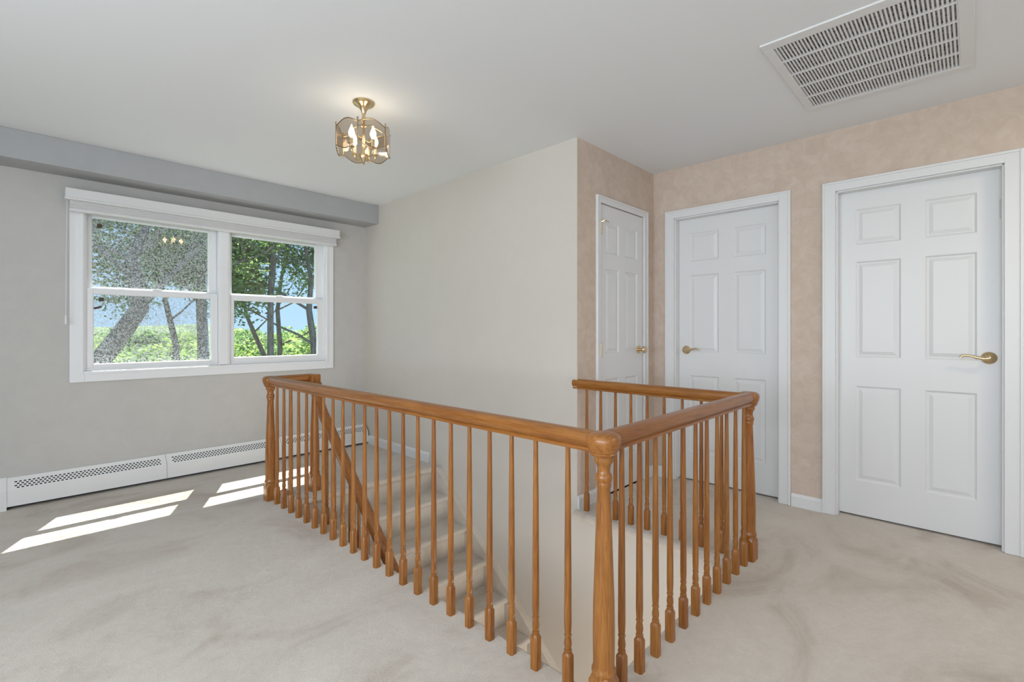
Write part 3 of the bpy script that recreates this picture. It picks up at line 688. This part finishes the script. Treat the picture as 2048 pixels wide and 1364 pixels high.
def tree(seed, trunk, radii, limbs, n, leaf, mat, label, spread=0.55, extra=()):
    """trunk: list of world points from the ground up; limbs: list of (index, direction, length, radius)"""
    rnd = random.Random(seed); base = trunk[0]; n = int(n * 2.6); leaf *= 0.62; limbs = [(i, d, L, r * 0.65) for i, d, L, r in limbs]
    root = thing('tree', base, label, 'tree', 'trees outside the window')
    mb = MB(); mb.tube(trunk, radii, 12); tips = []
    for i, d, L, r in limbs: branch(mb, trunk[i], Vector(d), L, r, 2, tips, rnd)
    branch(mb, trunk[-1], (trunk[-1] - trunk[-2]), 1.6, radii[-1] * 0.8, 2, tips, rnd)
    rel(mb, base); o = mb.build('trunk', 'bark', root, smooth=60)
    lf = MB(); leafcloud(lf, [(t, spread * rnd.uniform(0.6, 1.15)) for t in tips] + list(extra), n, leaf, rnd); rel(lf, base)
    quickbuild(lf, 'foliage', mat, root); return root
r3 = Vector((math.sin(TH), -math.cos(TH), 0))
def tp(L, D): return [at(x, y, D + dd) for x, y, dd in L]
def ground_of(p): return Vector((p.x, p.y, GZ))
def mk(L, D, radii): pts = tp(L, D); return [ground_of(pts[0]) + Vector((0, 0, -0.1))] + pts, [r * 0.68 for r in [radii[0] * 1.2] + list(radii)]
# leaning oak, left
T, R = mk([(165, 800, 0), (205, 715, 0), (245, 665, 0), (280, 615, 0), (272, 560, 0), (262, 520, 0.2), (290, 460, 0.4)], 8.0, [0.24, 0.22, 0.205, 0.19, 0.17, 0.14, 0.10])
tree(11, T, R, [(5, -r3 * 1.0 + Vector((0, 0, 0.9)), 1.9, 0.09), (4, r3 * 0.8 + Vector((0, 0.3, 1.0)), 2.2, 0.10), (6, -r3 + Vector((0, 0.5, 0.5)), 1.7, 0.07), (6, r3 + Vector((0, -0.3, 0.5)), 1.8, 0.07)], 5200, 0.085, 'leaf_a', 'big leaning oak with forked trunk seen through the left window')
# slim tree in the middle of the left window
T, R = mk([(352, 800, 0), (352, 690, 0), (340, 640, 0), (328, 590, 0), (312, 550, 0)], 9.5, [0.09, 0.085, 0.075, 0.06, 0.045])
tree(12, T, R, [(3, r3 + Vector((0, 0, 0.5)), 1.2, 0.035), (4, -r3 + Vector((0, 0, 0.4)), 1.2, 0.03)], 2300, 0.07, 'leaf_b', 'slim curved tree beside the leaning oak in the left window', 0.42)
# trunk at right edge of left window
T, R = mk([(408, 800, 0), (406, 680, 0), (402, 600, 0), (408, 550, 0), (402, 500, 0), (415, 450, 0.2)], 9.0, [0.15, 0.14, 0.125, 0.11, 0.085, 0.06])
tree(13, T, R, [(3, -r3 + Vector((0, 0.1, 1.3)), 1.5, 0.055), (4, r3 + Vector((0, 0, 0.5)), 1.5, 0.05), (5, -r3 + Vector((0, 0, 0.3)), 1.4, 0.04)], 3600, 0.075, 'leaf_a', 'straight forked tree trunk at the right side of the left window', 0.5)
# straight tree in right window
T, R = mk([(541, 800, 0), (541, 690, 0), (541, 600, 0), (545, 540, 0), (543, 470, 0.1), (548, 400, 0.2)], 10.0, [0.10, 0.092, 0.085, 0.095, 0.07, 0.05])
tree(14, T, R, [(3, -r3 + Vector((0, 0, 0.35)), 1.3, 0.03), (4, -r3 + Vector((0, 0, 0.1)), 1.5, 0.03), (4, r3 + Vector((0, 0, 0.9)), 1.6, 0.04), (5, r3 + Vector((0, 0.2, 0.2)), 1.4, 0.03), (5, -r3 + Vector((0, -0.2, 0.4)), 1.5, 0.03)], 3200, 0.07, 'leaf_c', 'straight slender tree in the middle of the right window', 0.42)
# second thinner behind it
T, R = mk([(558, 800, 0), (560, 690, 0), (555, 620, 0), (562, 560, 0), (575, 500, 0)], 12.5, [0.10, 0.09, 0.075, 0.06, 0.04])
tree(15, T, R, [(2, r3 * 1.2 + Vector((0, 0, 0.5)), 2.2, 0.05), (3, r3 + Vector((0, 0, 0.7)), 1.8, 0.04)], 3000, 0.08, 'leaf_b', 'thinner tree standing just behind the straight one in the right window', 0.5)
# leaning branchy tree, left part of right window
T, R = mk([(532, 800, 0), (528, 710, 0), (508, 665, 0), (492, 628, 0), (486, 590, 0)], 11.0, [0.09, 0.08, 0.07, 0.055, 0.04])
tree(16, T, R, [(3, r3 + Vector((0, 0, 0.9)), 1.2, 0.03), (4, -r3 + Vector((0, 0, 0.6)), 1.2, 0.03)], 1500, 0.07, 'leaf_a', 'thin tree bending left at the left side of the right window', 0.4)
# dense tree at the right side
T, R = mk([(640, 800, 0), (628, 690, 0), (618, 620, 0), (622, 560, 0), (610, 490, 0)], 10.5, [0.12, 0.11, 0.09, 0.07, 0.05])
tree(17, T, R, [(2, -r3 + Vector((0, 0, 0.7)), 1.6, 0.05), (3, -r3 + Vector((0, 0, 0.9)), 1.7, 0.05), (4, r3 + Vector((0, 0, 0.8)), 1.6, 0.04), (5, -r3 + Vector((0, 0, 0.5)), 1.5, 0.04)], 5600, 0.085, 'leaf_b', 'dense dark tree filling the right side of the right window', 0.55)
# canopy tree left of the window view
T, R = mk([(110, 800, 0), (120, 680, 0), (130, 560, 0), (150, 470, 0), (170, 400, 0)], 10.5, [0.2, 0.18, 0.16, 0.12, 0.08])
tree(18, T, R, [(3, r3 + Vector((0, 0, 0.6)), 2.0, 0.07), (4, r3 + Vector((0, 0, 0.4)), 2.2, 0.07), (5, r3 + Vector((0, 0, 0.1)), 2.2, 0.06)], 5000, 0.085, 'leaf_b', 'leafy dark tree at the far left edge of the left window', 0.6)
T, R = mk([(720, 800, 0), (722, 680, 0), (712, 600, 0), (720, 530, 0), (708, 470, 0)], 11.5, [0.12, 0.11, 0.09, 0.07, 0.05])
tree(19, T, R, [(3, -r3 + Vector((0, 0, 0.7)), 1.7, 0.05), (4, r3 + Vector((0, 0, 0.7)), 1.7, 0.05), (5, -r3 + Vector((0, 0, 0.3)), 1.3, 0.04)], 3600, 0.08, 'leaf_a', 'leafy tree past the right edge of the right window view')
# shrubs along the bottom of the view
rs = random.Random(5)
shr = [(165, 13, 706), (255, 12.5, 672), (345, 14, 688), (418, 13, 668), (500, 16, 700), (585, 14, 672), (645, 13, 660),
       (215, 22, 660), (300, 24, 655), (385, 23, 660), (470, 34, 652), (530, 28, 658), (600, 24, 648)]
shl = ['green bush at the bottom left corner of the left window view', 'bright green bush right of the leaning oak trunk in the left window', 'leafy bush around the foot of the slim curved tree in the left window',
       'green bush at the foot of the straight forked trunk in the left window', 'leafy bush below the thin bending tree in the right window', 'bright bush right of the straight slender trunk in the right window', 'dark bush at the bottom right corner of the right window view',
       'distant rounded tree behind the leaning oak trunk in the left window', 'distant rounded tree left of the slim curved tree in the left window', 'distant tree between the slim tree and the forked trunk in the left window',
       'small far tree on the hill at the left edge of the right window', 'distant tree just left of the straight slender trunk in the right window', 'distant tree behind the dense dark tree in the right window']
for i, (px, D, ty) in enumerate(shr):
    base = at(px, 700, D); top = H + (663 - ty) / F_PX * D; base.z = GZ; hgt = top - GZ
    side = 'left' if px < 440 else 'right'; far = D > 20
    lab = shl[i]
    if far: root = thing('distant_tree', base, lab, 'tree', 'far trees beyond the bushes outside the %s window' % side)
    else: root = thing('bush', base, lab, 'bush', 'bushes outside the %s window' % side)
    cs = []
    for q in range(22):
        z = hgt * (q + 0.5) / 22; rr = hgt * 0.17
        cs.append((Vector((rs.uniform(-1, 1) * hgt * 0.30, rs.uniform(-1, 1) * hgt * 0.28, min(z, hgt - rr * 0.7 - rs.uniform(0, 0.25)))), rr))
    lf = MB(); leafcloud(lf, cs, 6500, 0.055 + 0.0022 * D, rs); quickbuild(lf, 'foliage', ('leaf_c', 'leaf_a', 'leaf_b')[i % 3], root)
    for q in range(3):
        sm = MB(); sm.tube([(0, 0, -0.1), (rs.uniform(-.3, .3), rs.uniform(-.3, .3), hgt * 0.4), (rs.uniform(-.7, .7), rs.uniform(-.7, .7), hgt * 0.8)], [0.04, 0.03, 0.01], 5)
        sm.build('stem', 'bark', root)
# ground and wooded hill
rg_ = random.Random(2); g = MB(); N = 90
for i in range(N + 1):
    for j in range(N + 1):
        x = -70 + 170 * i / N; y = 5.2 + 150 * (j / N) ** 1.5
        t = min(1, max(0, (y - 55) / 60)); z = GZ + (3.2 + 0.9 * math.sin(x * 0.09) + 0.5 * math.sin(x * 0.23 + 1)) * t * t * (3 - 2 * t) * 1.35 + rg_.uniform(-0.35, 0.35) * t
        g.v.append((x, y, z))
for i in range(N):
    for j in range(N): a = i * (N + 1) + j; g.f.append((a, a + N + 1, a + N + 2, a + 1))
struct(g.build('ground', 'grass', smooth=True))
